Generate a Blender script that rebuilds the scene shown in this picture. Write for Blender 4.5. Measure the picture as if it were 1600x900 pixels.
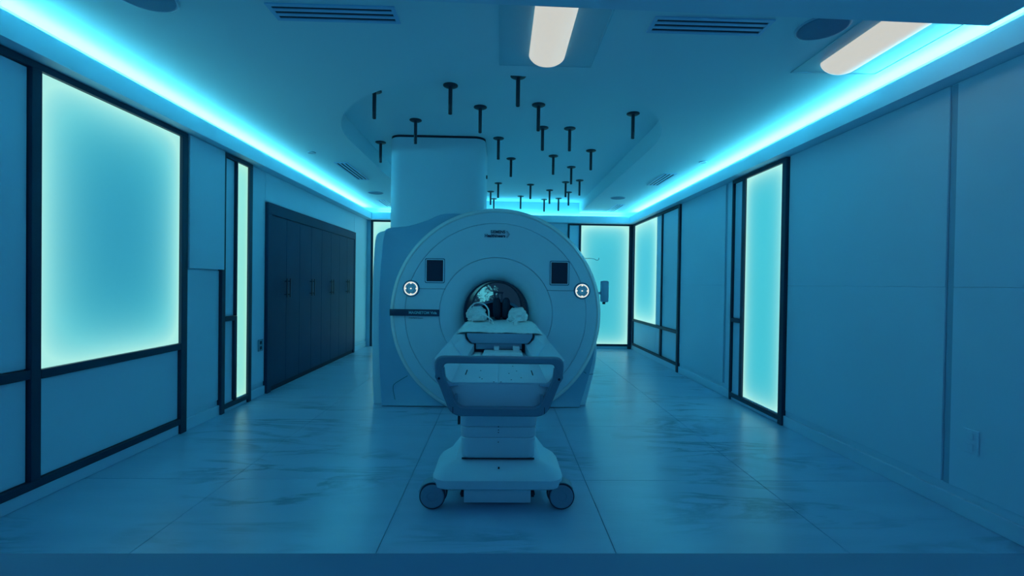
import bpy, bmesh, math, random
from mathutils import Vector, Matrix, noise
random.seed(4)
PI = math.pi
C = bpy.context.scene.collection
for o in list(bpy.data.objects): bpy.data.objects.remove(o)

# ------------------------------------------------------------------ camera
cam_d = bpy.data.cameras.new('camera'); cam = bpy.data.objects.new('camera', cam_d); C.objects.link(cam)
cam_d.sensor_width = 36; cam_d.lens = 36*720/1600; cam_d.clip_start = .02
yaw, pit, rol = math.radians(1.43), math.radians(-.58), .0145
fw = Vector((math.sin(yaw)*math.cos(pit), math.cos(yaw)*math.cos(pit), math.sin(pit)))
r0 = Vector((math.cos(yaw), -math.sin(yaw), 0)); u0 = r0.cross(fw)
R = r0*math.cos(rol)+u0*math.sin(rol); U = -r0*math.sin(rol)+u0*math.cos(rol)
m = Matrix((R, U, -fw)).transposed().to_4x4(); m.translation = Vector((0, 0, 1.35))
cam.matrix_world = m
bpy.context.scene.camera = cam

# ------------------------------------------------------------------ world, exposure
w = bpy.data.worlds.new('world'); bpy.context.scene.world = w; w.use_nodes = True
w.node_tree.nodes['Background'].inputs[0].default_value = (.08, .31, .54, 1)
w.node_tree.nodes['Background'].inputs[1].default_value = .85
vs = bpy.context.scene.view_settings
vs.view_transform = 'Standard'; vs.look = 'None'; vs.gamma = 1; vs.exposure = 0.2

COVE = 28.0            # strength of the led strips hidden behind the ledge
PANEL = .80           # strength of the edge-lit wall panels

# ------------------------------------------------------------------ materials
def nmat(name):
    m = bpy.data.materials.new(name); m.use_nodes = True
    nt = m.node_tree; return m, nt, nt.nodes, nt.links, nt.nodes['Principled BSDF']
def mat(name, col, rough=.5, spec=.5, metal=0, coat=0, nscale=0, namt=0, bump=0, bscale=60):
    m, nt, N, L, b = nmat(name)
    b.inputs['Base Color'].default_value = (*col, 1); b.inputs['Roughness'].default_value = rough
    b.inputs['Specular IOR Level'].default_value = spec; b.inputs['Metallic'].default_value = metal
    b.inputs['Coat Weight'].default_value = coat
    tc = N.new('ShaderNodeTexCoord')
    if nscale:
        n = N.new('ShaderNodeTexNoise'); n.inputs['Scale'].default_value = nscale; n.inputs['Detail'].default_value = 4
        L.new(tc.outputs['Object'], n.inputs['Vector'])
        mx = N.new('ShaderNodeMix'); mx.data_type = 'RGBA'
        mx.inputs[6].default_value = (*[c*(1-namt) for c in col], 1); mx.inputs[7].default_value = (*[min(1, c*(1+namt)) for c in col], 1)
        L.new(n.outputs['Fac'], mx.inputs[0]); L.new(mx.outputs[2], b.inputs['Base Color'])
    if bump:
        n2 = N.new('ShaderNodeTexNoise'); n2.inputs['Scale'].default_value = bscale
        L.new(tc.outputs['Object'], n2.inputs['Vector'])
        bp = N.new('ShaderNodeBump'); bp.inputs['Strength'].default_value = bump; bp.inputs['Distance'].default_value = .002
        L.new(n2.outputs['Fac'], bp.inputs['Height']); L.new(bp.outputs[0], b.inputs['Normal'])
    return m
def emis(name, col, s):
    m, nt, N, L, b = nmat(name)
    b.inputs['Base Color'].default_value = (.1, .1, .1, 1)
    b.inputs['Emission Color'].default_value = (*col, 1); b.inputs['Emission Strength'].default_value = s
    return m

M = {}
M['paint'] = mat('blue_white_wall_paint', (.50, .80, .97), .45, .3, nscale=2, namt=.03)
M['ceiling'] = mat('ceiling_paint', (.58, .88, .99), .7, .2)
M['base'] = mat('baseboard_paint', (.48, .78, .95), .4)
M['black'] = mat('black_metal_frame', (.012, .050, .095), .45, .25)  # navy lift in the black materials stands in for window haze
M['cab'] = mat('dark_cabinet_laminate', (.018, .068, .135), .55, .12, nscale=3, namt=.15)
M['rod'] = mat('black_fixture', (.010, .035, .065), .4)
M['slot'] = mat('slot_black', (.006, .03, .06), .8)
M['shell'] = mat('scanner_white_plastic', (.56, .86, 1.0), .38, .4, nscale=3, namt=.02)
M['cowl'] = mat('scanner_grey_blue_plastic', (.30, .64, .86), .38, .4)
M['rim'] = mat('scanner_rim_white', (.72, .93, .98), .3, .5)
M['seam'] = mat('seam_dark', (.03, .14, .26), .8)
M['grey'] = mat('grey_plastic', (.26, .50, .68), .4)
M['handle'] = mat('grey_handle', (.13, .31, .43), .4)
M['tube'] = mat('bore_liner', (.07, .24, .42), .22, .6)
M['screen'] = mat('screen_off', (.006, .03, .07), .3, .3)
M['cloth'] = mat('white_sheet', (.78, .97, 1.0), .85, .1, bump=.6, bscale=25)
M['pad'] = mat('black_padding', (.010, .04, .075), .6, .3)
M['arch'] = mat('coil_blue_grey', (.16, .40, .60), .35)
M['text'] = mat('dark_print', (.012, .05, .12), .5)
M['textl'] = mat('light_print', (.25, .75, .85), .5)
M['wheel'] = mat('caster_grey', (.20, .38, .50), .45)
M['tyre'] = mat('caster_black', (.015, .055, .10), .7)
M['speaker'] = mat('speaker_grille', (.075, .25, .43), .7, bump=.5, bscale=300)
M['grille'] = mat('vent_frame_paint', (.27, .62, .9), .35)
M['sill'] = mat('window_sill_paint', (.08, .22, .36), .6)
M['lamp'] = emis('reflected_lamp_glow', (1.0, .98, .88), .52)  # glow of the lamps mirrored in the window glass
M['dial'] = emis('lit_dial_ring', (1.0, .96, .82), .85)
M['trof'] = mat('reflected_troffer', (.30, .66, .80), .4)
M['cove'] = emis('cove_led', (.18, .90, .98), COVE)
M['coveb'] = emis('cove_led_back', (.18, .90, .98), COVE*.4)

def marble():
    m, nt, N, L, b = nmat('pale_marble_tile')
    tc = N.new('ShaderNodeTexCoord'); geo = N.new('ShaderNodeNewGeometry')
    mp = N.new('ShaderNodeMapping'); mp.inputs['Rotation'].default_value = (0, 0, math.radians(-32)); mp.inputs['Scale'].default_value = (.55, 2.6, 1)
    L.new(geo.outputs['Position'], mp.inputs['Vector'])
    n1 = N.new('ShaderNodeTexNoise'); n1.inputs['Scale'].default_value = 1.15; n1.inputs['Detail'].default_value = 9; n1.inputs['Roughness'].default_value = .62; n1.inputs['Distortion'].default_value = .7
    L.new(mp.outputs[0], n1.inputs['Vector'])
    s = N.new('ShaderNodeMath'); s.operation = 'SUBTRACT'; s.inputs[1].default_value = .5; L.new(n1.outputs['Fac'], s.inputs[0])
    a = N.new('ShaderNodeMath'); a.operation = 'ABSOLUTE'; L.new(s.outputs[0], a.inputs[0])
    rp = N.new('ShaderNodeValToRGB'); rp.color_ramp.elements[0].position = 0; rp.color_ramp.elements[0].color = (1, 1, 1, 1)
    rp.color_ramp.elements[1].position = .045; rp.color_ramp.elements[1].color = (0, 0, 0, 1); L.new(a.outputs[0], rp.inputs[0])
    n2 = N.new('ShaderNodeTexNoise'); n2.inputs['Scale'].default_value = .8; n2.inputs['Detail'].default_value = 3; L.new(geo.outputs['Position'], n2.inputs['Vector'])
    r2 = N.new('ShaderNodeValToRGB'); r2.color_ramp.elements[0].position = .47; r2.color_ramp.elements[1].position = .62; L.new(n2.outputs['Fac'], r2.inputs[0])
    mu = N.new('ShaderNodeMath'); mu.operation = 'MULTIPLY'; L.new(rp.outputs[0], mu.inputs[0]); L.new(r2.outputs[0], mu.inputs[1])
    m3 = N.new('ShaderNodeMath'); m3.operation = 'MULTIPLY'; m3.inputs[1].default_value = .85; L.new(mu.outputs[0], m3.inputs[0])
    n3 = N.new('ShaderNodeTexNoise'); n3.inputs['Scale'].default_value = 2.2; n3.inputs['Detail'].default_value = 6; L.new(mp.outputs[0], n3.inputs['Vector'])
    c1 = N.new('ShaderNodeMix'); c1.data_type = 'RGBA'; c1.inputs[6].default_value = (.25, .47, .67, 1); c1.inputs[7].default_value = (.35, .60, .80, 1); L.new(n3.outputs['Fac'], c1.inputs[0])
    c2 = N.new('ShaderNodeMix'); c2.data_type = 'RGBA'; c2.inputs[7].default_value = (.05, .19, .34, 1); L.new(m3.outputs[0], c2.inputs[0]); L.new(c1.outputs[2], c2.inputs[6])
    L.new(c2.outputs[2], b.inputs['Base Color']); b.inputs['Roughness'].default_value = .30; b.inputs['Specular IOR Level'].default_value = .85
    bp = N.new('ShaderNodeBump'); bp.inputs['Strength'].default_value = .25; bp.inputs['Distance'].default_value = .004
    n4 = N.new('ShaderNodeTexNoise'); n4.inputs['Scale'].default_value = 14; n4.inputs['Detail'].default_value = 5; L.new(mp.outputs[0], n4.inputs['Vector'])
    L.new(n4.outputs['Fac'], bp.inputs['Height']); L.new(bp.outputs[0], b.inputs['Normal'])
    return m
M['marble'] = marble()
M['grout'] = mat('grout', (.12, .32, .47), .8)

def edge_lit(name, W, H, mid=(.045, .44, .61), edge=(.44, .92, .84), fall=.10, s=1.0, tint=(.065, .58, .68), fall2=.3):
    """edge-lit diffuser: the leds run round its border, so it gives off more light there"""
    m, nt, N, L, b = nmat(name)
    uv = N.new('ShaderNodeUVMap'); sx = N.new('ShaderNodeSeparateXYZ'); L.new(uv.outputs[0], sx.inputs[0])
    def mth(op, a, bb=None):
        n = N.new('ShaderNodeMath'); n.operation = op
        for i, v in enumerate((a, bb)):
            if v is None: continue
            if isinstance(v, (int, float)): n.inputs[i].default_value = v
            else: L.new(v, n.inputs[i])
        return n.outputs[0]
    u, v = sx.outputs[0], sx.outputs[1]
    def glow(k):
        t = [mth('EXPONENT', mth('MULTIPLY', d, -1/k)) for d in (u, mth('SUBTRACT', W, u), v, mth('SUBTRACT', H, v))]
        g = mth('ADD', mth('ADD', t[0], t[1]), mth('ADD', t[2], t[3]))
        n = N.new('ShaderNodeClamp'); L.new(g, n.inputs[0]); return n.outputs[0]
    c1 = N.new('ShaderNodeMix'); c1.data_type = 'RGBA'; c1.inputs[6].default_value = (*mid, 1); c1.inputs[7].default_value = (*tint, 1); L.new(glow(fall2), c1.inputs[0])
    c2 = N.new('ShaderNodeMix'); c2.data_type = 'RGBA'; c2.inputs[7].default_value = (*edge, 1); L.new(glow(fall), c2.inputs[0]); L.new(c1.outputs[2], c2.inputs[6])
    b.inputs['Base Color'].default_value = (.02, .05, .07, 1); b.inputs['Roughness'].default_value = .4
    L.new(c2.outputs[2], b.inputs['Emission Color']); b.inputs['Emission Strength'].default_value = s*PANEL
    return m

# ------------------------------------------------------------------ helpers
def mesh(name, V, F, smooth=False):
    me = bpy.data.meshes.new(name); me.from_pydata([tuple(v) for v in V], [], F)
    bm = bmesh.new(); bm.from_mesh(me); bmesh.ops.recalc_face_normals(bm, faces=bm.faces); bm.to_mesh(me); bm.free()
    if smooth: shade(me)
    return me
def shade(me, ang=40):
    for p in me.polygons: p.use_smooth = True
    me.set_sharp_from_angle(angle=math.radians(ang))
def wloc(p):
    v = Vector((0, 0, 0))
    while p is not None: v += p.location; p = p.parent
    return v
def obj(name, me, m=None, parent=None, kind=None, label=None):
    """mesh given in world coordinates"""
    o = bpy.data.objects.new(name, me); C.objects.link(o)
    if m is not None: me.materials.append(M[m] if isinstance(m, str) else m)
    if parent is not None: o.parent = parent; o.location = -wloc(parent)
    if kind: o['kind'] = kind
    if label: o['label'] = label
    return o
def thing(name, label, cat, loc=(0, 0, 0), group=None):
    o = bpy.data.objects.new(name, None); C.objects.link(o); o.location = loc; o.empty_display_size = .1
    o['label'] = label; o['category'] = cat
    if group: o['group'] = group
    return o
def tag(o, label, cat, group=None):
    o['label'] = label; o['category'] = cat
    if group: o['group'] = group
    return o
def from_bm(bm, name='m', smooth=True):
    bmesh.ops.recalc_face_normals(bm, faces=bm.faces)
    me = bpy.data.meshes.new(name); bm.to_mesh(me); bm.free()
    if smooth: shade(me)
    return me
def add_box(bm, x0, x1, y0, y1, z0, z1, bev=0, seg=2):
    g = bmesh.ops.create_cube(bm, size=1)
    bmesh.ops.scale(bm, vec=(x1-x0, y1-y0, z1-z0), verts=g['verts'])
    bmesh.ops.translate(bm, vec=((x0+x1)/2, (y0+y1)/2, (z0+z1)/2), verts=g['verts'])
    if bev:
        es = list({e for v in g['verts'] for e in v.link_edges})
        bmesh.ops.bevel(bm, geom=es, offset=bev, segments=seg, profile=.5, affect='EDGES')
def box(x0, x1, y0, y1, z0, z1, bev=0, seg=2):
    bm = bmesh.new(); add_box(bm, min(x0, x1), max(x0, x1), min(y0, y1), max(y0, y1), min(z0, z1), max(z0, z1), bev, seg)
    return from_bm(bm)
def ext(poly, axis, a, b, bev=0, seg=2):
    """extrude a 2d outline: axis 'y' -> (x,z) outline from y=a to b, 'z' -> (x,y), 'x' -> (y,z)"""
    f = {'y': lambda p, t: (p[0], t, p[1]), 'z': lambda p, t: (p[0], p[1], t), 'x': lambda p, t: (t, p[0], p[1])}[axis]
    bm = bmesh.new(); n = len(poly)
    A = [bm.verts.new(f(p, a)) for p in poly]; B = [bm.verts.new(f(p, b)) for p in poly]
    fa = bm.faces.new(A); fb = bm.faces.new(B[::-1])
    for i in range(n): bm.faces.new((A[i], B[i], B[(i+1) % n], A[(i+1) % n]))
    bmesh.ops.recalc_face_normals(bm, faces=bm.faces)
    if bev:
        es = list(fa.edges)+list(fb.edges)
        bmesh.ops.bevel(bm, geom=es, offset=bev, segments=seg, profile=.5, affect='EDGES')
    return from_bm(bm)
def loft(rings, cap=True, closed=True):
    n = len(rings[0]); V = [v for r in rings for v in r]; F = []
    for k in range(len(rings)-1):
        for i in range(n if closed else n-1):
            j = (i+1) % n; F.append((k*n+i, k*n+j, (k+1)*n+j, (k+1)*n+i))
    if cap: F.append(tuple(range(n))[::-1]); F.append(tuple((len(rings)-1)*n+i for i in range(n)))
    return mesh('loft', V, F, True)
def rrect(cx, cy, hx, hy, r, seg=6):
    pts = []
    for k, (sx, sy) in enumerate(((1, 1), (-1, 1), (-1, -1), (1, -1))):
        for i in range(seg+1):
            a = k*PI/2 + i*PI/2/seg
            pts.append((cx+sx*(hx-r)+r*math.cos(a), cy+sy*(hy-r)+r*math.sin(a)))
    return pts
def lathe_y(cx, cz, prof, n=96, a0=0, a1=2*PI, clip=None, closed_prof=False):
    """prof: (radius, y)"""
    full = abs(a1-a0-2*PI) < 1e-6; na = n if full else n+1
    V = []; F = []; P = len(prof)
    for i in range(na):
        a = a0+(a1-a0)*i/n
        for r, y in prof: V.append((cx+r*math.cos(a), y, cz+r*math.sin(a)))
    for i in range(n):
        j = (i+1) % na
        for k in range(P if closed_prof else P-1):
            l = (k+1) % P
            F.append((i*P+k, j*P+k, j*P+l, i*P+l))
    if not full and closed_prof:
        F.append(tuple(range(P))); F.append(tuple(n*P+k for k in range(P))[::-1])
    bm = bmesh.new(); vs_ = [bm.verts.new(v) for v in V]
    for f in F:
        try: bm.faces.new([vs_[i] for i in f])
        except ValueError: pass
    bmesh.ops.remove_doubles(bm, verts=bm.verts, dist=1e-5)
    bmesh.ops.recalc_face_normals(bm, faces=bm.faces)
    if clip is not None:
        g = bmesh.ops.bisect_plane(bm, geom=list(bm.verts)+list(bm.edges)+list(bm.faces), plane_co=(0, 0, clip), plane_no=(0, 0, -1), clear_outer=True)
        es = [e for e in g['geom_cut'] if isinstance(e, bmesh.types.BMEdge)]
        try: bmesh.ops.contextual_create(bm, geom=es)
        except Exception: pass
    me = bpy.data.meshes.new('lathe'); bm.to_mesh(me); bm.free(); shade(me, 35); return me
def cyl(cx, cy, z0, z1, r, n=24, r1=None, bev=0):
    r1 = r if r1 is None else r1
    rings = []
    for z, rr in ((z0, r), (z1, r1)): rings.append([(cx+rr*math.cos(2*PI*i/n), cy+rr*math.sin(2*PI*i/n), z) for i in range(n)])
    return loft(rings)
def tube(pts, r, n=8):
    pts = [Vector(p) for p in pts]
    # catmull-rom smoothing
    Q = []
    for i in range(len(pts)-1):
        p0 = pts[max(i-1, 0)]; p1 = pts[i]; p2 = pts[i+1]; p3 = pts[min(i+2, len(pts)-1)]
        for k in range(5):
            t = k/5; Q.append(.5*((2*p1)+(p2-p0)*t+(2*p0-5*p1+4*p2-p3)*t*t+(3*p1-p0-3*p2+p3)*t**3))
    Q.append(pts[-1]); rings = []; up = Vector((.13, .3, 1)).normalized()
    for i, q in enumerate(Q):
        t = (Q[min(i+1, len(Q)-1)]-Q[max(i-1, 0)]).normalized()
        if abs(t.dot(up)) > .95: up = Vector((1, .2, 0)).normalized()
        a = t.cross(up).normalized(); b = t.cross(a)
        rings.append([tuple(q+a*r*math.cos(2*PI*k/n)+b*r*math.sin(2*PI*k/n)) for k in range(n)])
    return loft(rings)
def join(*mes):
    bm = bmesh.new()
    for me in mes: bm.from_mesh(me)
    me = bpy.data.meshes.new('j'); bm.to_mesh(me); bm.free(); return me
def text_mesh(s, x, y, z, size, align='LEFT', depth=.0008, bold=0.0, sx=1.0):
    """lettering lying in the xz plane, facing -y; (x,z) is the baseline start"""
    cu = bpy.data.curves.new('t', 'FONT'); cu.body = s; cu.size = size; cu.align_x = align; cu.extrude = depth; cu.offset = bold; cu.resolution_u = 3
    o = bpy.data.objects.new('t', cu); C.objects.link(o)
    dg = bpy.context.evaluated_depsgraph_get(); me = bpy.data.meshes.new_from_object(o.evaluated_get(dg))
    bpy.data.objects.remove(o)
    me.transform(Matrix.Translation((x, y, z)) @ Matrix.Rotation(PI/2, 4, 'X') @ Matrix.Diagonal((sx, 1, 1, 1)))
    me.materials.clear(); return me

XW, YB, ZW, ZC, ZR = 2.78, 9.65, 2.62, 2.85, 3.06
# side: 'L','R','B'; u runs along the wall (y for L/R, x for B); d = depth in front of the wall plane (negative = into the wall)
def wbox(side, u0, u1, z0, z1, d0, d1, bev=0):
    if side == 'L': return box(-XW+d0, -XW+d1, u0, u1, z0, z1, bev, 1)
    if side == 'R': return box(XW-d1, XW-d0, u0, u1, z0, z1, bev, 1)
    return box(u0, u1, YB-d1, YB-d0, z0, z1, bev, 1)
def wall_uv(me, side, u0, z0):
    uvl = me.uv_layers.new(name='UVMap')
    for p in me.polygons:
        for li in p.loop_indices:
            v = me.vertices[me.loops[li].vertex_index].co
            uvl.data[li].uv = ((v.x if side == 'B' else v.y)-u0, v.z-z0)

# ------------------------------------------------------------------ floor
fl = obj('floor', box(-2.85, 2.85, .28, 9.75, -.06, -.006), 'grout', kind='structure')
xs = [-2.785, -1.8, -.6, .6, 1.8, 2.785]; ys = [.3, .75, 1.95, 3.15, 4.35, 5.55, 6.75, 7.95, 9.15, 9.66]
tiles = {}
for i in range(5):
    for j in range(len(ys)-1):
        wx, wy = xs[i+1]-xs[i], ys[j+1]-ys[j]; k = (round(wx, 3), round(wy, 3))
        if k not in tiles:
            g = .0016; me = box(g-wx/2, wx/2-g, g-wy/2, wy/2-g, -.006, 0, .0012, 1); me.materials.append(M['marble']); tiles[k] = me
        t = bpy.data.objects.new('floor_tile', tiles[k]); C.objects.link(t); t.parent = fl; t.location = ((xs[i]+xs[i+1])/2, (ys[j]+ys[j+1])/2, 0)

# ------------------------------------------------------------------ walls
wl = obj('wall_left', box(-2.88, -2.796, .28, 9.75, -.05, 3.2), 'paint', kind='structure')
wr = obj('wall_right', box(2.796, 2.88, .28, 9.75, -.05, 3.2), 'paint', kind='structure')
wb = obj('wall_back', box(-2.796, 2.796, YB+.016, 9.75, -.05, 3.2), 'paint', kind='structure')
wf = obj('wall_front', join(box(-2.796, 2.796, .30, .48, 0, 1.03), box(-2.796, 2.796, .30, .48, 2.15, 2.85)), 'sill', kind='structure')
obj('window_sill', box(-2.77, 2.77, .24, .50, 1.03, 1.057, .004), 'sill', wf)
def wpanel(side, u0, u1, z0, z1, d=0.0, mt='paint'):
    par = {'L': wl, 'R': wr, 'B': wb}[side]; g = .003
    return obj('wall_panel', wbox(side, u0+g, u1-g, z0+g, z1-g, -.0155, d, .002), mt, par)
PB = .15
wpanel('L', .50, 1.44, PB, ZW)
wpanel('L', 4.135, 4.655, 1.44, ZW, .034); wpanel('L', 4.135, 4.625, PB, 1.435, 0)
wpanel('L', 5.185, 5.505, PB, ZW)
wpanel('L', 5.505, 8.80, 2.275, ZW); wpanel('L', 8.80, 9.645, PB, ZW)
for a, b in ((.50, 2.765), (2.81, 4.40), (5.655, 7.06)):
    wpanel('R', a, b, PB, 1.368); wpanel('R', a, b, 1.363, ZW)
wpanel('R', 5.46, 5.605, PB, ZW)
for a, b in ((2.765, 2.81), (5.605, 5.655)): obj('reveal_strip', wbox('R', a+.004, b-.004, PB, ZW-.005, -.0155, -.010), 'grey', wr)
wpanel('B', -1.50, 0, PB, ZW); wpanel('B', 0, 1.39, PB, ZW); wpanel('B', -1.62, -1.50, PB, ZW)
wpanel('B', -2.77, 2.77, ZW, ZR)
for s, nm, a, b in (('L', 'baseboard_left', .5, 9.63), ('R', 'baseboard_right', .5, 9.63), ('B', 'baseboard_back', -2.76, 2.76)):
    obj(nm, wbox(s, a, b, 0.0, .10, -.0155, .008, .003), 'base', kind='structure')

# ------------------------------------------------------------------ cove ledge
Lx = 2.65
def ledge(side):
    s = -1 if side == 'L' else 1
    P = [(s*(XW+.012), ZW), (s*Lx, ZW), (s*Lx, 2.76), (s*(Lx+.014), 2.76), (s*(Lx+.014), 2.66), (s*(XW+.012), 2.66)]
    return ext(P, 'y', .5, YB-.01)
obj('trim_1', ledge('L'), 'paint', kind='structure')
obj('trim_2', ledge('R'), 'paint', kind='structure')
yl = 9.47
P = [(YB+.012, ZW+.001), (yl, ZW+.001), (yl, 2.759), (yl+.014, 2.759), (yl+.014, 2.66), (YB+.012, 2.66)]
obj('trim_3', ext(P, 'x', -Lx+.002, Lx-.002), 'paint', kind='structure')
tag(obj('led_strip', box(-2.765, -2.740, 2.2, 9.40, 2.735, 2.760), 'cove'), 'glowing cyan light strip hidden along the ledge of the left wall', 'light strip')
tag(obj('led_strip', box(2.740, 2.765, 2.2, 9.40, 2.735, 2.760), 'cove'), 'glowing cyan light strip hidden along the ledge of the right wall', 'light strip')
tag(obj('led_strip', box(-2.55, 2.55, 9.59, 9.615, 2.735, 2.760), 'coveb'), 'glowing cyan light strip hidden along the ledge of the back wall', 'light strip')

# ------------------------------------------------------------------ ceiling with the rounded recess
RW = 1.63; arc = [(RW*math.cos(a), 4.98-1.64*math.sin(a)) for a in [PI*i/48 for i in range(49)]]
P = [(-2.795, .3), (2.795, .3), (2.795, YB+.015), (RW, YB+.015)] + arc + [(-RW, YB+.015), (-2.795, YB+.015)]
ce = obj('ceiling', ext(P, 'z', ZC, ZR-.001), 'ceiling', kind='structure')
obj('recess_ceiling', box(-2.795, 2.795, .3, YB+.015, ZR, ZR+.06), 'ceiling', ce)
obj('reflected_soffit', ext([(-2.64, .485), (2.29, .485), (2.29, 2.135), (-2.64, 2.02)], 'z', 2.60, ZC-.001), 'paint', kind='structure')  # reflection of the control-room soffit, added as a solid block

# ------------------------------------------------------------------ framed backlit wall panels
BD = .028
def frame_thing(label, side, bars, lights, infill, loc):
    t = thing('backlit_wall_panel', label, 'light panel', loc)
    for u0, u1, z0, z1 in bars: obj('frame_bar', wbox(side, u0, u1, z0, z1, -.015, BD, .002), 'black', t)
    for k, (u0, u1, z0, z1, kw) in enumerate(lights):
        me = wbox(side, u0, u1, z0, z1, -.014, .004); wall_uv(me, side, u0, z0)
        obj('light_diffuser', me, edge_lit('edge_lit_'+side+str(u0), u1-u0, z1-z0, **kw), t)
    for u0, u1, z0, z1 in infill: obj('infill_panel', wbox(side, u0+.003, u1-.003, z0+.003, z1-.003, -.0145, .002, .002), 'paint', t)
    return t
# 1 left wall, nearest
frame_thing('wide black-framed wall panel with large glowing square, nearest on left wall', 'L',
    [(2.775, 2.835, .135, 2.575), (4.05, 4.125, 0.002, 2.575), (1.45, 1.51, .002, 2.575), (1.45, 4.125, 2.575, 2.617), (1.512, 2.773, .745, .80), (2.837, 4.048, .735, .79), (1.512, 4.048, .085, .133)],
    [(2.837, 4.048, .792, 2.573, dict(mid=(.020, .235, .41), fall=.10, fall2=.27, s=1.0))],
    [(2.837, 4.048, .135, .733), (1.512, 2.773, .135, .743), (1.512, 2.773, .802, 2.573)], (-XW, 2.8, 0))
# 2 left wall, narrow
frame_thing('narrow black-framed wall panel with slim glowing strip, left wall before black cabinets', 'L',
    [(4.628, 4.685, .002, 2.575), (5.118, 5.178, .002, 2.575), (4.628, 5.178, 2.575, 2.615), (4.687, 4.855, .925, .970), (4.855, 4.895, .09, .968), (4.87, 4.892, .97, 2.573), (4.687, 5.116, .04, .088)],
    [(4.897, 5.116, .09, 2.573, dict(mid=(.22, .80, .74), tint=(.28, .84, .74), edge=(.45, .92, .75), fall=.05, fall2=.1))],
    [(4.687, 4.853, .09, .923), (4.687, 4.868, .972, 2.573)], (-XW, 4.65, 0))
# 3 back wall left
frame_thing('glowing panel on the back wall, left corner behind the scanner', 'B',
    [(-2.70, -2.655, .002, 2.585), (-1.66, -1.62, .002, 2.585), (-2.70, -1.62, 2.587, 2.617), (-2.653, -1.662, .04, .088)],
    [(-2.653, -1.662, .09, 2.585, dict(mid=(.10, .66, .72), tint=(.2, .8, .74), fall=.12, fall2=.3))], [], (-2.68, YB, 0))
# 4 back wall right
frame_thing('tall glowing panel on the back wall, right of the scanner', 'B',
    [(1.40, 1.43, .10, 2.585), (1.635, 1.675, .102, 2.585), (2.69, 2.765, .002, 2.585), (1.40, 2.765, 2.587, 2.617), (1.432, 2.688, .055, .10)],
    [(1.677, 2.688, .102, 2.585, dict(mid=(.050, .49, .66), fall=.10, fall2=.35))], [(1.432, 1.633, .102, 2.585)], (2.1, YB, 0))
# 5 right wall far
frame_thing('black-framed wall panel with glowing upper pane, far end of right wall', 'R',
    [(9.50, 9.57, .142, 2.575), (7.07, 7.13, .002, 2.575), (7.07, 9.57, 2.577, 2.615), (7.132, 9.498, .60, .65), (7.132, 9.498, .10, .140), (7.83, 7.895, .142, .598), (7.845, 7.87, .652, 2.573)],
    [(8.17, 9.498, .652, 2.573, dict(mid=(.050, .47, .64), fall=.13, fall2=.35))],
    [(7.872, 8.168, .652, 2.573), (7.132, 7.843, .652, 2.573), (7.132, 7.828, .142, .598), (7.897, 8.13, .142, .598), (8.13, 9.498, .142, .598)], (XW, 8.3, 0))
# 6 right wall near
frame_thing('tall narrow black-framed panel with bright glowing pane, nearest on right wall', 'R',
    [(4.41, 4.475, .002, 2.575), (5.17, 5.225, .09, 2.575), (5.425, 5.45, .002, 2.575), (4.41, 5.45, 2.575, 2.615), (5.227, 5.423, .93, .975), (4.477, 5.423, .04, .088)],
    [(4.477, 5.168, .09, 2.573, dict(mid=(.055, .57, .68), fall=.075, fall2=.14))],
    [(5.227, 5.423, .09, .928), (5.227, 5.423, .977, 2.573)], (XW, 4.9, 0))

# ------------------------------------------------------------------ cabinets
cb = thing('wardrobe_cabinet', 'row of black built-in cabinets with slim bar handles on left wall', 'cabinet', (-XW, 7.1, 0))
c0, c1, ch = 5.51, 8.79, 2.265
obj('carcass', wbox('L', c0+.01, c1-.01, .03, ch-.01, -.015, .004), 'slot', cb)
obj('surround', join(wbox('L', c0, c0+.09, 0.002, ch-.135, -.014, .035, .002), wbox('L', c1-.07, c1, 0.002, ch-.135, -.014, .035, .002), wbox('L', c0, c1, ch-.135, ch, -.014, .035, .002)), 'cab', cb)
obj('plinth', wbox('L', c0+.10, c1-.08, .002, .06, -.014, .012), 'slot', cb)
dy = (c1-.075-c0-.095)/8
for k in range(8):
    a = c0+.095+dy*k
    d = obj('door', wbox('L', a+.002, a+dy-.002, .065, ch-.14, .005, .028, .002), 'cab', cb)
    hy = a+dy-.045 if k % 2 == 0 else a+.045
    bm = bmesh.new(); x = -XW+.028
    add_box(bm, x+.028, x+.038, hy-.006, hy+.006, 1.13, 1.37)
    for z in (1.165, 1.335): add_box(bm, x, x+.028, hy-.005, hy+.005, z-.005, z+.005)
    obj('handle', from_bm(bm), 'rod', d)

# outlets
def outlet(nm, label, side, u, z, hw, hh, face, sock):
    t = thing(nm, label, 'outlet', (0, 0, 0)); t.location = ((-XW if side == 'L' else XW), u, z-hh)
    obj('cover_plate', wbox(side, u-hw, u+hw, z-hh, z+hh, .0005, .010, .002), face, t)
    for dz in (-hh*.45, hh*.45): obj('socket', wbox(side, u-hw*.42, u+hw*.42, z+dz-hh*.26, z+dz+hh*.26, .010, .013, .001), sock, t)
outlet('wall_outlet', 'dark square outlet plate on left wall beside the black cabinets', 'L', 5.41, .59, .052, .068, 'handle', 'slot')
outlet('wall_outlet', 'white power outlet low on the right wall near the window', 'R', 2.63, .46, .045, .07, 'paint', 'base')

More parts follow.
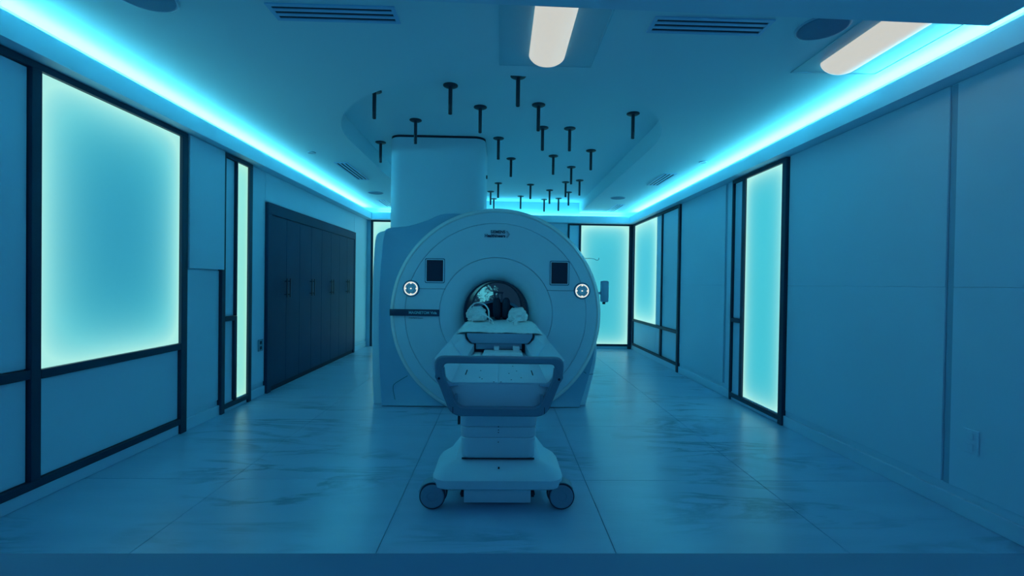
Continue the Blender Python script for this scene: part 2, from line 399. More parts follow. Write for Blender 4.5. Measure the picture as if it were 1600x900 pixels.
# ------------------------------------------------------------------ ceiling fixtures
def spot(x, y, label):
    t = thing('ceiling_spotlight', label, 'spotlight', (x, y, ZR), 'black rod spotlights under the ceiling recess')
    return t
proto_disc = loft([[(r*math.cos(2*PI*i/28), r*math.sin(2*PI*i/28), z) for i in range(28)] for r, z in ((.064, -.0005), (.064, -.006), (.052, -.013), (.024, -.017))])
proto_disc.materials.append(M['rod'])
proto_rod = loft([[(r*math.cos(2*PI*i/18), r*math.sin(2*PI*i/18), z) for i in range(18)] for r, z in ((.017, -.017), (.017, -.247), (.015, -.25), (.012, -.25), (.012, -.235))])
proto_rod.materials.append(M['rod'])
K = 'black ceiling spotlight rod, '
spots = [(-1.155, 4.181, K+'left one of the three nearest the camera'), (-.458, 4.027, K+'middle one of the three nearest the camera'), (.121, 3.813, K+'right one of the three nearest the camera'),
 (-.221, 4.506, K+'third from left in front of the tall column, right above its edge'), (.339, 4.414, K+'just in front of the overlapping pair in the middle'), (1.297, 4.58, K+'alone at the right edge of the recess'),
 (-.921, 4.909, K+'hanging in front of the tall white column top'), (.437, 5.055, K+'back one of the overlapping pair in the middle'), (.735, 5.056, K+'right beside the overlapping middle pair'),
 (-1.496, 5.716, K+'leftmost, beside the left edge of the column'), (-.048, 5.456, K+'first one just right of the column top'), (1.13, 5.872, K+'near the right recess edge, second from the front there'),
 (.12, 6.332, K+'halfway back, right of the column, left of centre'), (.681, 6.155, K+'halfway back, centre of its row of three'), (1.008, 6.721, K+'halfway back, rightmost of its row of three'),
 (1.275, 7.562, K+'rightmost of the row behind the halfway row'), (1.067, 7.715, K+'second from right in the row behind the halfway row'), (-.063, 7.905, K+'leftmost in the fourth row from the back, beside column'), (.493, 7.961, K+'second from left in the row behind the halfway row'),
 (1.24, 8.553, K+'rightmost of the second row from the back wall'), (-.209, 8.632, K+'leftmost of the second row from the back wall'), (.87, 8.403, K+'middle of the second row from the back wall'),
 (-.161, 9.357, K+'leftmost of the row closest to the back wall'), (.37, 9.039, K+'second from left in the row closest to back wall'), (.859, 9.325, K+'second from right in the row closest to back wall'), (1.134, 9.198, K+'rightmost of the row closest to the back wall')]
for x, y, lb in spots:
    t = spot(x, y, lb.replace('third from left in front of the tall column, right above its edge', 'in front of and above the right edge of the tall column').replace('leftmost in the fourth row from the back, beside column', 'leftmost of the row behind the halfway row, beside the column'))
    for nm, me in (('mounting_disc', proto_disc), ('rod', proto_rod)):
        o = bpy.data.objects.new(nm, me); C.objects.link(o); o.parent = t

def vent(label, x0, x1, y0, y1, along, nslots=3):
    t = thing('ceiling_vent', label, 'air vent', ((x0+x1)/2, (y0+y1)/2, ZC))
    g = .022; z = ZC
    bm = bmesh.new()
    add_box(bm, x0, x1, y0, y0+g, z-.008, z-.0005); add_box(bm, x0, x1, y1-g, y1, z-.008, z-.0005)
    add_box(bm, x0, x0+g, y0+g, y1-g, z-.008, z-.0005); add_box(bm, x1-g, x1, y0+g, y1-g, z-.008, z-.0005)
    obj('vent_frame', from_bm(bm, smooth=False), 'grille', t)
    obj('backing', box(x0+g*.5, x1-g*.5, y0+g*.5, y1-g*.5, z-.002, z-.0006), 'slot', t)
    lo, hi = (y0+g, y1-g) if along == 'x' else (x0+g, x1-g)
    p = (hi-lo)/(nslots*2-1)
    for k in range(nslots-1):
        a = lo+p*(2*k+1)
        me = box(x0+g, x1-g, a, a+p, z-.007, z-.001, .001, 1) if along == 'x' else box(a, a+p, y0+g, y1-g, z-.007, z-.001, .001, 1)
        obj('slat', me, 'grille', t)
vent('slotted ceiling vent at the front left, beside the round speaker', -1.30, -.60, 2.54, 2.70, 'x')
vent('slotted ceiling vent at the front right, between the two lamp reflections', .84, 1.52, 2.56, 2.72, 'x')
vent('slotted ceiling vent above the black cabinets, left of the recess', -2.13, -1.96, 5.90, 6.86, 'y')
vent('slotted ceiling vent right of the recess, halfway down the room', 2.17, 2.34, 6.12, 6.86, 'y')
vent('small slotted ceiling vent by the back wall at the far right', 2.14, 2.30, 8.55, 9.40, 'y')
vent('small slotted ceiling vent by the back wall at the far left', -2.30, -2.14, 8.55, 9.30, 'y')
def disc(nm, label, cat, x, y, r, m='speaker'):
    t = thing(nm, label, cat, (x, y, ZC))
    obj('bezel', loft([[(x+q*math.cos(2*PI*i/40), y+q*math.sin(2*PI*i/40), z) for i in range(40)] for q, z in ((r, ZC-.0005), (r, ZC-.005), (r*.93, ZC-.009), (r*.9, ZC-.006))]), 'grey', t)
    obj('grille', cyl(x, y, ZC-.0085, ZC-.0055, r*.89, 40), m, t)
disc('ceiling_speaker', 'large round ceiling speaker at the front left beside the vent', 'speaker', -1.91, 2.50, .16)
disc('ceiling_speaker', 'large round ceiling speaker at the front right beside the lamp reflection', 'speaker', 1.83, 2.62, .14)
disc('ceiling_speaker', 'round ceiling speaker at the back left, above the scanner side', 'speaker', -2.133, 7.863, .13)
disc('ceiling_speaker', 'round ceiling speaker at the back right of the ceiling', 'speaker', 2.0, 7.905, .13)
disc('smoke_detector', 'small round ceiling detector on the left, before the slotted vent', 'detector', -2.233, 5.47, .045, 'grey')
disc('smoke_detector', 'small round ceiling detector on the right, before the slotted vent', 'detector', 2.42, 5.52, .045, 'grey')

def lamp(label, x0, x1, y0, y1, l0, l1, ly):  # lamp reflections in the viewing window, added as solid glowing fixtures
    t = thing('reflected_lamp', label, 'lamp reflection', ((x0+x1)/2, (y0+y1)/2, ZC))
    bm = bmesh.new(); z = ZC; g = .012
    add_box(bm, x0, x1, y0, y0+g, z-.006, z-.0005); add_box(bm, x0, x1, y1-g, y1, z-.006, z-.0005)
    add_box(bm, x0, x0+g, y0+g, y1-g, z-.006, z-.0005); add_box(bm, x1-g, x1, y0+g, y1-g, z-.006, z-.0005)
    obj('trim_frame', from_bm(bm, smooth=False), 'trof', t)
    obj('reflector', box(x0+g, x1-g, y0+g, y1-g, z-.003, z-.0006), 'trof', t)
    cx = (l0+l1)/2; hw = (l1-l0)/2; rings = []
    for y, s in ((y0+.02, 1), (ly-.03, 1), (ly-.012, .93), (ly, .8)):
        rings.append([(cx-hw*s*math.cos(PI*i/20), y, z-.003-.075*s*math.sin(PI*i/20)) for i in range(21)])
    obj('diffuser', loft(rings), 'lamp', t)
lamp('curved lamp reflected in the window, built solid, in the middle, above the front of the recess', -.03, .60, 2.10, 3.18, .165, .40, 3.06)
lamp('curved lamp reflected in the window, built solid, at the far right, near the cove light', 2.00, 2.60, 2.15, 3.18, 2.11, 2.36, 3.06)

# ------------------------------------------------------------------ mri scanner
cx, cz = -.045, 1.02
sc = thing('mri_scanner', 'large round white magnetic resonance scanner with dark bore opening', 'scanner', (cx, 5.6, 0))
def spl(pts, n=4):
    pts = [Vector((*p, 0)) for p in pts]; Q = []
    for i in range(len(pts)-1):
        p0 = pts[max(i-1, 0)]; p1 = pts[i]; p2 = pts[i+1]; p3 = pts[min(i+2, len(pts)-1)]
        for k in range(n):
            t = k/n; q = .5*((2*p1)+(p2-p0)*t+(2*p0-5*p1+4*p2-p3)*t*t+(3*p1-p0-3*p2+p3)*t**3); Q.append((q.x, max(.004, q.y)))
    Q.append((pts[-1].x, max(.004, pts[-1].y))); return Q
arcp = lambda r, a: (cx+r*math.cos(math.radians(a)), cz+r*math.sin(math.radians(a)))
BOT = lambda a, b: [(a+(b-a)*i/24, .004) for i in range(1, 24)]
shell_o = spl([(-1.392, .004), (-1.41, .4), (-1.418, .85), (-1.415, 1.3), (-1.405, 1.62), (-1.385, 1.84), (-1.33, 1.90), (-1.22, 1.915), (-1.0, 1.94), (-.7, 2.01), (-.4, 2.06), (0, 2.09), arcp(1.06, 70), arcp(1.06, 50), arcp(1.07, 30), arcp(1.08, 10), arcp(1.10, -5), (1.09, .6), (1.045, .3), (.972, .004)]) + BOT(.972, -1.392)
cowl_o = spl([(-1.272, .004), (-1.298, .4), (-1.312, .85), (-1.308, 1.3), (-1.29, 1.62), (-1.267, 1.85), (-1.22, 1.925), (-1.0, 1.955), (-.8, 2.02), (-.6, 2.095), arcp(1.085, 100), arcp(1.09, 85), arcp(1.10, 65), arcp(1.10, 45), arcp(1.10, 25), arcp(1.10, 5), arcp(1.10, -10), (1.035, .6), (.97, .3), (.885, .004)]) + BOT(.885, -1.272)
# outer shell: closed body, bored through by the liner; front cap is hidden behind the cowl
def shell_mesh(out, y0, y1, inset):
    n = len(out); c = Vector((cx, cz))
    def ring(y, k): return [((p[0]-cx)*k+cx, y, max(.004, (p[1]-cz)*k+cz) if p[1] > .01 else .004) for p in out]
    inner = []
    for p in out:
        a = math.atan2(p[1]-cz, p[0]-cx); inner.append((cx+.39*math.cos(a), cz+.39*math.sin(a)))
    rings = [[(q[0], y0, q[1]) for q in inner], ring(y0, inset), ring(y0+.015, .995), ring(y0+.04, 1), ring(y1-.25, 1), ring(y1-.06, .985), ring(y1, .94), [(q[0], y1, q[1]) for q in inner]]
    return loft(rings, cap=False, closed=True)
obj('outer_shell', shell_mesh(shell_o, 5.10, 6.70, .985), 'shell', sc)
# cowl: dished surround between outer outline and face disc
def cowl_mesh():
    n = len(cowl_o); rings = []
    def mix(t, y): # t=0 outer, 1 inner circle
        r = []
        for p in cowl_o:
            a = math.atan2(p[1]-cz, p[0]-cx); ir = .95
            q = (cx+ir*math.cos(a), max(.004, cz+ir*math.sin(a)))
            r.append((p[0]+(q[0]-p[0])*t, y, max(.004, p[1]+(q[1]-p[1])*t)))
        return r
    rings = [mix(0, 5.20), mix(0, 5.015), mix(.02, 5.0), mix(.12, 5.02), mix(.3, 5.055), mix(.6, 5.06), mix(1, 5.06)]
    return loft(rings, cap=False, closed=True)
obj('front_cowl', cowl_mesh(), 'cowl', sc)
# service flap lines on the cowl
obj('service_seam', tube([(-1.0, 5.045, .325), (-1.075, 5.04, .28), (-1.14, 5.032, .235), (-1.152, 5.03, .19), (-1.135, 5.03, .09), (-1.114, 5.03, .01)], .003, 5), 'seam', sc)
obj('service_seam', tube([(.93, 5.03, .39), (.97, 5.02, .365), (1.03, 5.01, .37)], .003, 5), 'seam', sc)
# front disc
g = .003
obj('rim_ring', lathe_y(cx, cz, [(1.088, 5.06), (1.088, 4.945), (1.10, 4.937), (1.118, 4.945), (1.132, 4.968), (1.134, 5.06)], 128, clip=.004), 'rim', sc)
def ann(r0, r1, y0, y1, a0=0, a1=2*PI, n=128, b=.004, yb=4.99):
    pr = [(r0, yb), (r0, y0+b), (r0+b, y0), (r0+(r1-r0)*.5, (y0+y1)/2-.002), (r1-b, y1), (r1, y1+b), (r1, yb)]
    return lathe_y(cx, cz, pr, n, a0, a1, clip=.004, closed_prof=True)
za = math.asin((1.28-cz)/.60)
obj('outer_cover_ring', ann(.965+g, 1.085, 4.920, 4.935), 'shell', sc)
def half_ring(sign):
    """middle cover, split along the horizontal seam at z = 1.28"""
    zc = 1.28+sign*.0025; V = []; F = []; n = 64; prof = [(0, 4.99), (0, 4.912), (.01, 4.908), (.5, 4.908), (.99, 4.920), (1, 4.924), (1, 4.99)]
    ao, ai = math.asin((zc-cz)/.965), math.asin((zc-cz)/.604)
    s0, e0, s1, e1 = (ao, PI-ao, ai, PI-ai) if sign > 0 else (PI-ao, 2*PI+ao, PI-ai, 2*PI+ai)
    for i in range(n+1):
        t = i/n; A = s0+(e0-s0)*t; B = s1+(e1-s1)*t
        p = Vector((cx+.965*math.cos(A), cz+.965*math.sin(A))); q = Vector((cx+.604*math.cos(B), cz+.604*math.sin(B)))
        for k, y in prof: v = q.lerp(p, k); V.append((v.x, y, v.y))
    P_ = len(prof)
    for i in range(n):
        for k in range(P_): l = (k+1) % P_; F.append((i*P_+k, (i+1)*P_+k, (i+1)*P_+l, i*P_+l))
    F.append(tuple(range(P_))); F.append(tuple(n*P_+k for k in range(P_))[::-1])
    return mesh('half', V, F, True)
obj('upper_cover', half_ring(1), 'shell', sc)
obj('lower_cover', half_ring(-1), 'shell', sc)
obj('bore_cover', lathe_y(cx, cz, [(.601, 4.99), (.601, 4.912), (.598, 4.906), (.50, 4.902), (.47, 4.907), (.43, 4.93), (.395, 4.97), (.372, 5.03), (.362, 5.11)], 128), 'shell', sc)
obj('bore_liner', lathe_y(cx, cz, [(.362, 5.11), (.352, 5.13), (.350, 5.6), (.350, 6.60), (.345, 6.63), (.352, 6.66), (.40, 6.71), (.40, 6.72)], 96), 'tube', sc)
obj('seam_backing', lathe_y(cx, cz, [(.45, 4.985), (1.09, 4.985), (1.09, 5.05), (.45, 5.05)], 96, clip=.004, closed_prof=True), 'seam', sc)

# dark disc at the far end of the bore, with pale noise patches
def bore_end_mat():
    m, nt, N, L, b = nmat('bore_end_patches')
    tc = N.new('ShaderNodeTexCoord'); n = N.new('ShaderNodeTexNoise'); n.inputs['Scale'].default_value = 14; n.inputs['Detail'].default_value = 8; n.inputs['Roughness'].default_value = .7; n.inputs['Distortion'].default_value = 1.2
    L.new(tc.outputs['Object'], n.inputs['Vector'])
    sp = N.new('ShaderNodeVectorMath'); sp.operation = 'DISTANCE'; sp.inputs[1].default_value = (-.22, 6.64, 1.19); 
    ge = N.new('ShaderNodeNewGeometry'); L.new(ge.outputs['Position'], sp.inputs[0])
    mr = N.new('ShaderNodeMapRange'); mr.inputs[1].default_value = .05; mr.inputs[2].default_value = .24; mr.inputs[3].default_value = .14; mr.inputs[4].default_value = -.16
    L.new(sp.outputs['Value'], mr.inputs[0])
    ad = N.new('ShaderNodeMath'); ad.operation = 'ADD'; L.new(n.outputs['Fac'], ad.inputs[0]); L.new(mr.outputs[0], ad.inputs[1])
    r = N.new('ShaderNodeValToRGB'); r.color_ramp.elements[0].position = .52; r.color_ramp.elements[0].color = (.004, .018, .038, 1); r.color_ramp.elements[1].position = .60; r.color_ramp.elements[1].color = (.06, .38, .48, 1)
    L.new(ad.outputs[0], r.inputs[0]); L.new(r.outputs[0], b.inputs['Emission Color']); b.inputs['Emission Strength'].default_value = 1
    b.inputs['Base Color'].default_value = (.01, .03, .05, 1); b.inputs['Roughness'].default_value = .3
    return m
obj('rear_rim', lathe_y(cx, cz, [(.332, 6.58), (.349, 6.57), (.349, 6.60), (.332, 6.60)], 64, closed_prof=True), 'shell', sc)
obj('bore_end_disc', lathe_y(cx, cz, [(0.0001, 6.64), (.349, 6.64), (.349, 6.66), (.0001, 6.66)], 64), bore_end_mat(), sc)

# screens, dials, lettering
def rbox_y(x, z, hw, hh, r, y0, y1): return ext(rrect(x, z, hw, hh, r, 5), 'y', y0, y1)
for x, z in ((-.698, 1.472), (.627, 1.466)):
    hw, hh = (.101, .127)
    s = obj('touch_screen', rbox_y(x, z, .086, .113, .004, 4.900, 4.915), 'screen', sc, label='dark touch screen with rounded bezel')
    for a, b, m_ in ((1.0, .94, 'seam'), (.94, .86, 'shell')):
        o_ = rrect(x, z, hw*a+.004, hh*a+.004, .016, 5); i_ = rrect(x, z, (hw+.004)*b if m_ == 'seam' else .087, (hh+.004)*b if m_ == 'seam' else .114, .012 if m_ == 'seam' else .004, 5)
        yy = 4.9035 if m_ == 'seam' else 4.9015
        me = loft([[(p[0], 4.915, p[1]) for p in o_], [(p[0], yy, p[1]) for p in o_], [(p[0], yy, p[1]) for p in i_], [(p[0], 4.915, p[1]) for p in i_]], cap=False)
        obj('bezel', me, m_, s)
for x in (-.947, .872):
    z = 1.28
    d = obj('control_dial', lathe_y(x, z, [(.0001, 4.899), (.086, 4.899), (.088, 4.903), (.088, 4.915), (.0001, 4.915)], 48), 'seam', sc, label='round lit control dial')
    obj('dial_face', lathe_y(x, z, [(.0001, 4.8975), (.080, 4.8975), (.080, 4.8985), (.0001, 4.8985)], 48), 'shell', d)
    obj('lit_ring', lathe_y(x, z, [(.0615, 4.8965), (.0715, 4.8965), (.0715, 4.8972), (.0615, 4.8972)], 48, closed_prof=True), 'dial', d)
    obj('inner_ring', lathe_y(x, z, [(.038, 4.8968), (.0405, 4.8968), (.0405, 4.8974), (.038, 4.8974)], 36, closed_prof=True), 'seam', d)
    obj('lit_mark', lathe_y(x, z, [(.0001, 4.8962), (.0075, 4.8962), (.0075, 4.8972), (.0001, 4.8972)], 14), 'dial', d)
    for k in range(4):
        a = k*PI/2; px, pz = x+.0545*math.cos(a), z+.0545*math.sin(a); l, t = (.004, .006) if k % 2 == 0 else (.006, .004)
        obj('lit_mark', box(px-l*1.3, px+l*1.3, 4.8964, 4.8973, pz-t*1.3, pz+t*1.3), 'dial', d)
lp = obj('label_plate', box(-1.168, -.644, 4.896, 4.9045, .990, 1.060, .001), 'text', sc, label='dark name plate with light lettering')
obj('lettering', text_mesh('MAGNETOM Vida', -.967, 4.8950, 1.0125, .040, bold=.0011, sx=.96), 'textl', lp)
obj('lettering', text_mesh('A BioMatrix System', -.967, 4.9055, .962, .0185), 'text', sc)
lo = obj('lettering', text_mesh('SIEMENS', .043, 4.9065, 1.881, .042, 'RIGHT', bold=.0012), 'text', sc)
obj('lettering', text_mesh('Healthineers', .043, 4.9065, 1.838, .045, 'RIGHT', bold=.0016, sx=.95), 'text', sc)
bm = bmesh.new()
for k in range(-3, 4):
    for j in range(3 if abs(k) < 3 else 2):
        x = .088-abs(k)*.0075-j*.011; z = 1.869+k*.0105; s = .0034-j*.0007
        add_box(bm, x-s, x+s, 4.9055, 4.9075, z-s, z+s)
obj('logo_dots', from_bm(bm, smooth=False), 'text', sc)
# hand control on the side
hc = obj('side_bracket', box(1.05, 1.19, 5.38, 5.42, 1.235, 1.265, .004), 'grey', sc)
obj('hand_unit', ext(rrect(1.225, 1.27, .042, .125, .02, 5), 'y', 5.36, 5.44, .006), 'grey', hc)
obj('sensor_tip', box(1.205, 1.235, 5.385, 5.415, 1.120, 1.146, .003), 'slot', hc)
obj('cord', tube([(1.0, 5.5, 1.66), (1.07, 5.5, 1.662), (1.12, 5.5, 1.655), (1.15, 5.5, 1.64), (1.175, 5.5, 1.655), (1.17, 5.5, 1.67)], .003, 6), 'handle', sc)

# service column above the scanner
du = thing('service_column', 'tall rounded white column rising behind the scanner into the recess', 'column', (-.76, 5.85, 1.9))
rr = lambda z, k=1.0: [(p[0], p[1], z) for p in rrect(-.7575, 5.86, .5575*k, .46*k, .13, 8)]
obj('column_body', loft([rr(1.88), rr(3.02), rr(3.033, .993)]), 'shell', du)
obj('dark_collar', loft([rr(3.034, .995), rr(3.0585, .995)]), 'slot', du)
obj('sensor_knob', box(-.199, -.185, 5.80, 5.83, 2.66, 2.70, .002), 'slot', du)

# ------------------------------------------------------------------ patient table
pt = thing('patient_table', 'mobile white patient table with grey loop handle docked at scanner', 'table', (0, 3.4, 0))
HY = 2.53
outer = []; inner = []
def round_poly(P_, rad, seg=6):
    out = []; n = len(P_)
    for i in range(n):
        p = Vector(P_[i]); a = (Vector(P_[i-1])-p).normalized(); b = (Vector(P_[(i+1) % n])-p).normalized()
        r = rad[i]; ang = a.angle(b); d = min(r/math.tan(ang/2), (Vector(P_[i-1])-p).length*.49, (Vector(P_[(i+1) % n])-p).length*.49)
        s, e = p+a*d, p+b*d
        for k in range(seg+1):
            t = k/seg; q = (1-t)**2*s+2*t*(1-t)*p+t*t*e; out.append((q.x, q.y))
    return out
outer = round_poly([(-.358, .944), (.358, .944), (.352, .84), (.262, .614), (-.262, .614), (-.352, .84)], [.07, .07, .1, .09, .09, .1])
inner = round_poly([(-.312, .905), (.312, .905), (.302, .835), (.222, .664), (-.222, .664), (-.302, .835)], [.04, .04, .1, .06, .06, .1])
def loop_frame(o_, i_, y0, y1, b=.008):
    def off(P_, d, y): 
        n = len(P_); R_ = []
        for i in range(n):
            t = (Vector(P_[(i+1) % n])-Vector(P_[i-1])).normalized(); nn = Vector((-t.y, t.x)); R_.append((P_[i][0]+nn.x*d, y, P_[i][1]+nn.y*d))
        return R_
    # outlines run clockwise (top first, going right): the left normal points outwards
    rings = [off(i_, 0, y0+b), off(i_, b, y0), off(o_, -b, y0), off(o_, 0, y0+b), off(o_, 0, y1-b), off(o_, -b, y1), off(i_, b, y1), off(i_, 0, y1-b), off(i_, 0, y0+b)]
    return loft(rings, cap=False)
hd = obj('loop_handle', loop_frame(outer, inner, HY, HY+.045), 'handle', pt, label='grey rounded loop handle')
for s in (-1, 1):
    obj('handle_seam', box(s*.252-.0015, s*.252+.0015, HY-.0012, HY+.02, .632, .668), 'slot', hd)
    obj('release_lever', ext([(s*.348, .905-.03), (s*.330, .90-.03), (s*.322, .83), (s*.338, .805), (s*.352, .83)], 'y', HY-.004, HY+.03, .003), 'handle', hd)
    obj('release_lever', ext([(s*.318, .885), (s*.303, .880), (s*.297, .825), (s*.312, .80), (s*.326, .81)], 'y', HY+.006, HY+.04, .003), 'handle', hd)
    obj('rivet', lathe_y(s*.330, .824, [(.0001, HY-.007), (.007, HY-.007), (.007, HY), (.0001, HY)], 12), 'slot', hd)
    obj('support_web', ext([(s*.312, .80), (s*.285, .805), (s*.262, .790), (s*.225, .788), (s*.225, .782), (s*.275, .775), (s*.292, .75), (s*.30, .77)], 'y', HY+.012, HY+.05, .002), 'grey', hd)
    obj('support_pin', ext(rrect(s*.237, .700, .009, .034, .006, 3), 'y', HY+.005, HY+.03, .002), 'handle', hd)
# hull: lower shell of the table
hull_n = [(-.300, .785), (.300, .785), (.296, .765), (.262, .665), (.235, .64), (-.235, .64), (-.262, .665), (-.296, .765)]
obj('lower_hull', ext(hull_n, 'y', HY+.055, 4.88, .008), 'shell', pt)
obj('deck_plate', join(box(-.272, -.008, HY+.058, 3.50, .785, .791, .002), box(-.004, .272, HY+.058, 3.50, .785, .791, .002)), 'shell', pt)
for s in (-1, 1):
    P1 = [(s*.272, .786), (s*.352, .905), (s*.366, .922), (s*.378, .908), (s*.372, .86), (s*.315, .786)]
    obj('side_rail', ext(P1, 'y', HY+.062, 3.43, .006), 'shell', pt)
    PA = [(.245, .786), (.25, .79), (.262, .80), (.29, .83), (.335, .885), (.352, .905), (.366, .922), (.378, .908), (.372, .86), (.315, .786)]
    PB_ = [(.205, .786), (.205, .858), (.238, .864), (.274, .90), (.281, .932), (.345, .938), (.366, .934), (.378, .912), (.372, .86), (.315, .786)]
    obj('side_arm', loft([[(s*x, y, z) for x, z in P_] for y, P_ in ((3.42, PA), (3.66, PB_), (4.88, PB_))]), 'shell', pt)
    obj('deck_slot', box(s*.205-.003, s*.205+.003, 2.80, 2.95, .7905, .7925), 'slot', pt)
for x, y in ((-.118, 2.93), (-.115, 2.72), (-.10, 2.68), (.09, 3.1), (.11, 2.93), (.06, 2.85), (.13, 2.72), (.07, 2.66), (-.03, 2.60), (.01, 2.60)):
    obj('deck_screw', cyl(x, y, .7905, .7925, .004, 8), 'slot', pt)
# patient board and end hood
bd = [(-.262, .945), (.262, .945), (.262, .925), (.245, .890), (.222, .867), (-.222, .867), (-.245, .890), (-.262, .925)]
obj('hood_gap', ext([(x*1.035, .9055+(z-.9055)*1.09) for x, z in bd], 'y', 3.712, 3.74), 'slot', pt)
obj('patient_board', ext(bd, 'y', 3.68, 6.62, .004), 'grey', pt)
obj('slot_recess', box(-.203, .203, 3.73, 4.86, .79, .866), 'slot', pt)
obj('drive_carriage', join(box(-.192, .178, 3.70, 3.76, .818, .864, .004), box(-.205, .205, 3.765, 3.78, .792, .864)), 'grey', pt)
tr = obj('docking_tray', box(-.125, .175, 3.42, 3.66, .792, .822, .010), 'rim', pt)
obj('tray_block', box(-.045, -.005, 3.60, 3.69, .822, .850, .003), 'rim', tr)
obj('tray_block', box(.105, .155, 3.58, 3.69, .822, .852, .003), 'rim', tr)
obj('docking_tray', box(-.195, -.14, 3.46, 3.66, .792, .802, .004), 'rim', pt)
# column
def col_ring(z, k=1.0, hx=.237): return [(p[0], p[1], z) for p in rrect(0, 3.28, hx*k, .43*k, .045, 6)]
for z0, z1, h0, h1 in ((.262, .388, .228, .2335), (.391, .455, .234, .2365), (.458, .64, .2385, .244)):
    obj('lift_column', loft([col_ring(z0, .985, h0), col_ring(z0+.008, 1, h0), col_ring(z1-.004, 1, h1), col_ring(z1, .99, h1)]), 'shell', pt)
obj('column_core', loft([col_ring(.25, .97), col_ring(.64, .97)]), 'seam', pt)
for z in (.425, .44, .365, .46): obj('screw', box(-.003, .003, 2.8455, 2.853, z-.002, z+.002), 'slot', pt)
obj('side_catch', box(-.262, -.247, 2.95, 2.985, .44, .585, .004), 'slot', pt)
# base
def br(z, hx, y0, y1, r): return [(p[0], p[1], z) for p in rrect(0, (y0+y1)/2, hx, (y1-y0)/2, r, 8)]
obj('base_cover', loft([br(.118, .36, 2.735, 3.06, .07), br(.124, .378, 2.72, 3.08, .085), br(.135, .388, 2.705, 3.10, .09), br(.185, .392, 2.70, 3.12, .09), br(.200, .386, 2.715, 3.13, .09), br(.212, .37, 2.75, 3.16, .085), br(.226, .315, 2.79, 3.20, .06), br(.245, .262, 2.84, 3.40, .05), br(.29, .243, 2.90, 3.68, .045), br(.36, .238, 2.96, 3.70, .04)]), 'shell', pt)
obj('rear_base', box(-.235, .235, 3.05, 4.05, .12, .24, .03, 3), 'shell', pt)
obj('base_slit', box(-.225, .225, 2.843, 2.87, .2595, .2625), 'slot', pt)
obj('screw', cyl(0.005, 2.78, .226, .236, .005, 10), 'slot', pt)
obj('foot_box', box(-.203, .200, 2.76, 3.30, .028, .117, .004), 'shell', pt)
for s in (-1, 1):
    obj('foot_box_bolt', lathe_y(s*.214, .075, [(.0001, 2.775), (.012, 2.775), (.012, 2.80), (.0001, 2.80)], 12), 'slot', pt)
    obj('foot_box_bracket', box(s*.205, s*.222, 2.79, 2.95, .05, .118), 'slot', pt)
for x, y, vis in ((-.388, 2.735, 1), (.383, 2.735, 1), (-.19, 3.96, 0), (.19, 3.96, 0)):
    c = obj('caster', box(x-.02-math.copysign(.05, x), x+.02-math.copysign(.05, x), y+.015, y+.06, .07, .135, .006), 'tyre', pt, label='large grey caster' if 0 else None)
    for k, dx in ((0, 0), (1, math.copysign(-.006, x))):
        yy = y-.005+k*.055
        w_ = obj('wheel', lathe_y(x-dx, .0785, [(.0001, yy+.005), (.028, yy+.005), (.030, yy+.001), (.066, yy-.001), (.071, yy+.004), (.071, yy+.028), (.0001, yy+.028)], 48), 'wheel', c)
        obj('tyre', lathe_y(x-dx, .0785, [(.070, yy+.003), (.0765, yy+.004), (.0775, yy+.010), (.0775, yy+.024), (.070, yy+.028)], 48, closed_prof=True), 'tyre', c)
    obj('mudguard', lathe_y(x-math.copysign(.004, -x)*0, .0785, [(.081, y-.002), (.085, y-.002), (.085, y+.08), (.081, y+.08)], 30, math.radians(15 if x < 0 else -15)+(.35 if x < 0 else .9), math.radians(150 if x < 0 else 130)+(.2 if x < 0 else .35), closed_prof=True), 'wheel', c)

# ------------------------------------------------------------------ things on the table
def wavy_sheet():
    nx, ny = 48, 70; x0, x1, y0, y1 = -.345, .345, 3.70, 4.90; V = []; F = []
    for j in range(ny+1):
        for i in range(nx+1):
            u, v = i/nx, j/ny; x = x0+(x1-x0)*u; y = y0+(y1-y0)*v
            e = max(0, abs(x)-.30)/.045
            z = .951+.010*noise.noise(Vector((x*9, y*5, 0)))+.006*noise.noise(Vector((x*26, y*17, 3)))-.012*e*e
            x += .008*noise.noise(Vector((y*7, x*3, 5))); y += (.012*noise.noise(Vector((x*14, 0, 9))) if j == 0 else 0)
            V.append((x, y, max(z, .9465 if abs(x) < .27 else .935)))
    top = len(V)
    for j in range(ny):
        for i in range(nx): a = j*(nx+1)+i; F.append((a, a+1, a+nx+2, a+nx+1))
    me = mesh('sheet', V, F, True); return me
sh = tag(obj('bed_sheet', wavy_sheet(), 'cloth'), 'crumpled white sheet spread over the scanner end of the table', 'sheet')
md = sh.modifiers.new('thick', 'SOLIDIFY'); md.thickness = .004; md.offset = 1
def cushion(label, px, py, hx, hy, hz, seed):
    bm = bmesh.new(); bmesh.ops.create_icosphere(bm, subdivisions=5, radius=1)
    for v in bm.verts:
        p = v.co.copy(); s = lambda a, e: math.copysign(abs(a)**e, a)
        q = Vector((s(p.x, .75), s(p.y, .8), s(p.z, .8)))
        f = 1+.16*noise.noise(p*2.3+Vector((seed, 0, 0)))+.07*(1-abs(noise.noise(p*5+Vector((0, seed, 0))))*2)
        c = .10*math.exp(-((p.z-.05-.3*p.x)/.10)**2)
        q = q*(f-c); v.co = Vector((px+q.x*hx, py+q.y*hy, max(.9665, 1.005+q.z*hz)))
    me = from_bm(bm); shade(me, 180)
    return tag(obj('cushion', me, 'cloth'), label, 'cushion', 'white cushions in the bore')
cushion('lumpy white cloth cushion on the left of the black pads in the bore', -.245, 4.80, .098, .16, .092, 1.3)
cushion('lumpy white cloth cushion on the right of the black pads in the bore', .185, 4.80, .090, .16, .090, 7.7)
co = thing('body_coil', 'black padded support with two upright lobes under a curved arch', 'coil', (-.03, 5.2, .95))
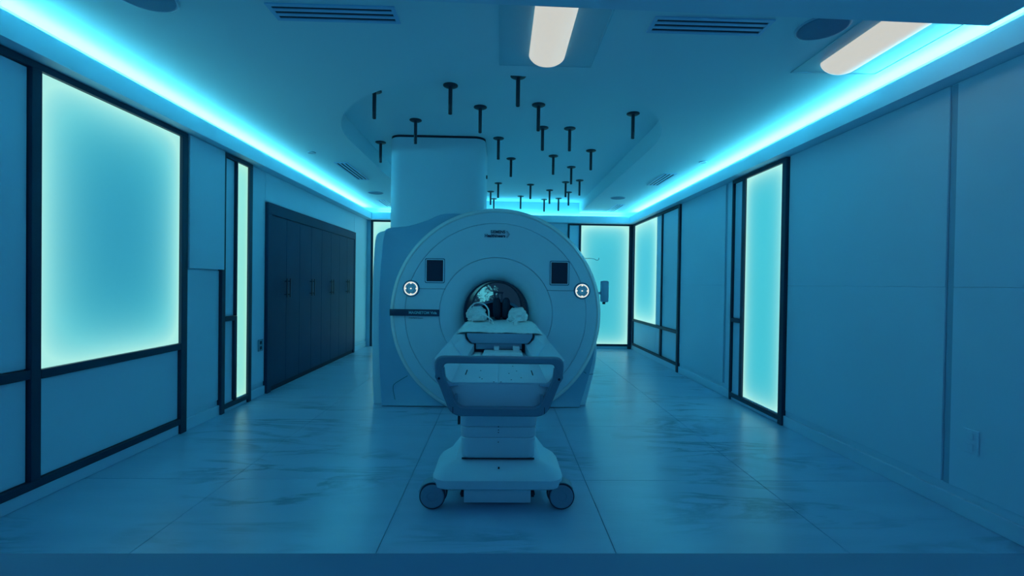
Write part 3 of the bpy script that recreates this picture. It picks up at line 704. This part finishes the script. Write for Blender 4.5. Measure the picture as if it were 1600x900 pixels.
for x, lean in ((-.035, -.05), (.060, .05)):
    bm = bmesh.new(); bmesh.ops.create_icosphere(bm, subdivisions=4, radius=1)
    for v in bm.verts:
        p = v.co; q = Vector((math.copysign(abs(p.x)**.7, p.x)*.046, math.copysign(abs(p.y)**.8, p.y)*.06, math.copysign(abs(p.z)**.7, p.z)*.125))
        v.co = Vector((x+q.x+lean*q.z, 5.05+q.y, 1.073+q.z*.95))
    me = from_bm(bm); shade(me, 180); obj('pad', me, 'arch' if 0 else 'pad', co)
def band(r0, r1, y0, y1, m_, a0, a1, ccx=-.03, ccz=.93, sx=1.0, nm='arch'):
    n = 40; V = []; F = []
    for i in range(n+1):
        a = math.radians(a0+(a1-a0)*i/n)
        for r, y in ((r0, y0), (r1, y0), (r1, y1), (r0, y1)): V.append((ccx+sx*r*math.cos(a), y, ccz+r*math.sin(a)))
    for i in range(n):
        for k in range(4): l = (k+1) % 4; F.append((i*4+k, i*4+4+k, i*4+4+l, i*4+l))
    F.append((0, 1, 2, 3)); F.append((n*4+3, n*4+2, n*4+1, n*4))
    return obj(nm, mesh('band', V, F, True), m_, co)
band(.180, .205, 5.20, 5.34, 'arch', 4, 176, sx=1.46, ccz=.955)
obj('back_cover', ext([(-.03+.26*math.cos(PI*i/24), .955+.178*math.sin(PI*i/24)) for i in range(25)], 'y', 5.36, 5.40), 'pad', co)
obj('head_rest', box(-.085, .035, 5.55, 5.60, 1.225, 1.245, .004), 'arch', co)
obj('head_rest_post', join(*[box(x-.008, x+.008, 5.57, 5.58, 1.15, 1.226) for x in (-.07, -.025, .02)]), 'arch', co)
for i, (lb, pts, r) in enumerate([
    ('pale cable looping over the left white cushion', [(-.335, 4.66, 1.00), (-.315, 4.64, 1.08), (-.255, 4.62, 1.145), (-.175, 4.62, 1.145), (-.12, 4.60, 1.09), (-.11, 4.56, 1.02), (-.095, 4.50, .965)], .0075),
    ('pale cable lying in front of the left white cushion', [(-.27, 4.53, .968), (-.26, 4.53, 1.02), (-.20, 4.53, 1.05), (-.14, 4.52, 1.03), (-.08, 4.52, .99), (-.07, 4.45, .963)], .006),
    ('thin pale cable curled beside the right white cushion', [(.06, 4.55, .968), (.075, 4.56, 1.0), (.12, 4.58, 1.02), (.15, 4.57, .99), (.10, 4.5, .967), (.07, 4.52, .985), (.11, 4.56, 1.005)], .005)]):
    tag(obj('cable', tube(pts, r, 8), 'cloth' if i else 'rim'), lb, 'cable')
tag(obj('strap', box(.13, .165, 4.35, 4.37, .955, .995, .003), 'cloth'), 'small white strap standing on the sheet before the right cushion', 'strap')

# ------------------------------------------------------------------ window sill item
t = thing('handset', 'dark handset with pale top at the left end of the window sill', 'handset', (-.44, .40, 1.057))
obj('handset_body', box(-.50, -.405, .385, .415, 1.058, 1.070, .004), 'pad', t)
obj('handset_key', box(-.455, -.435, .383, .395, 1.0702, 1.0725, .001), 'rim', t)
obj('handset_key', box(-.428, -.415, .383, .395, 1.0702, 1.0725, .001), 'rim', t)
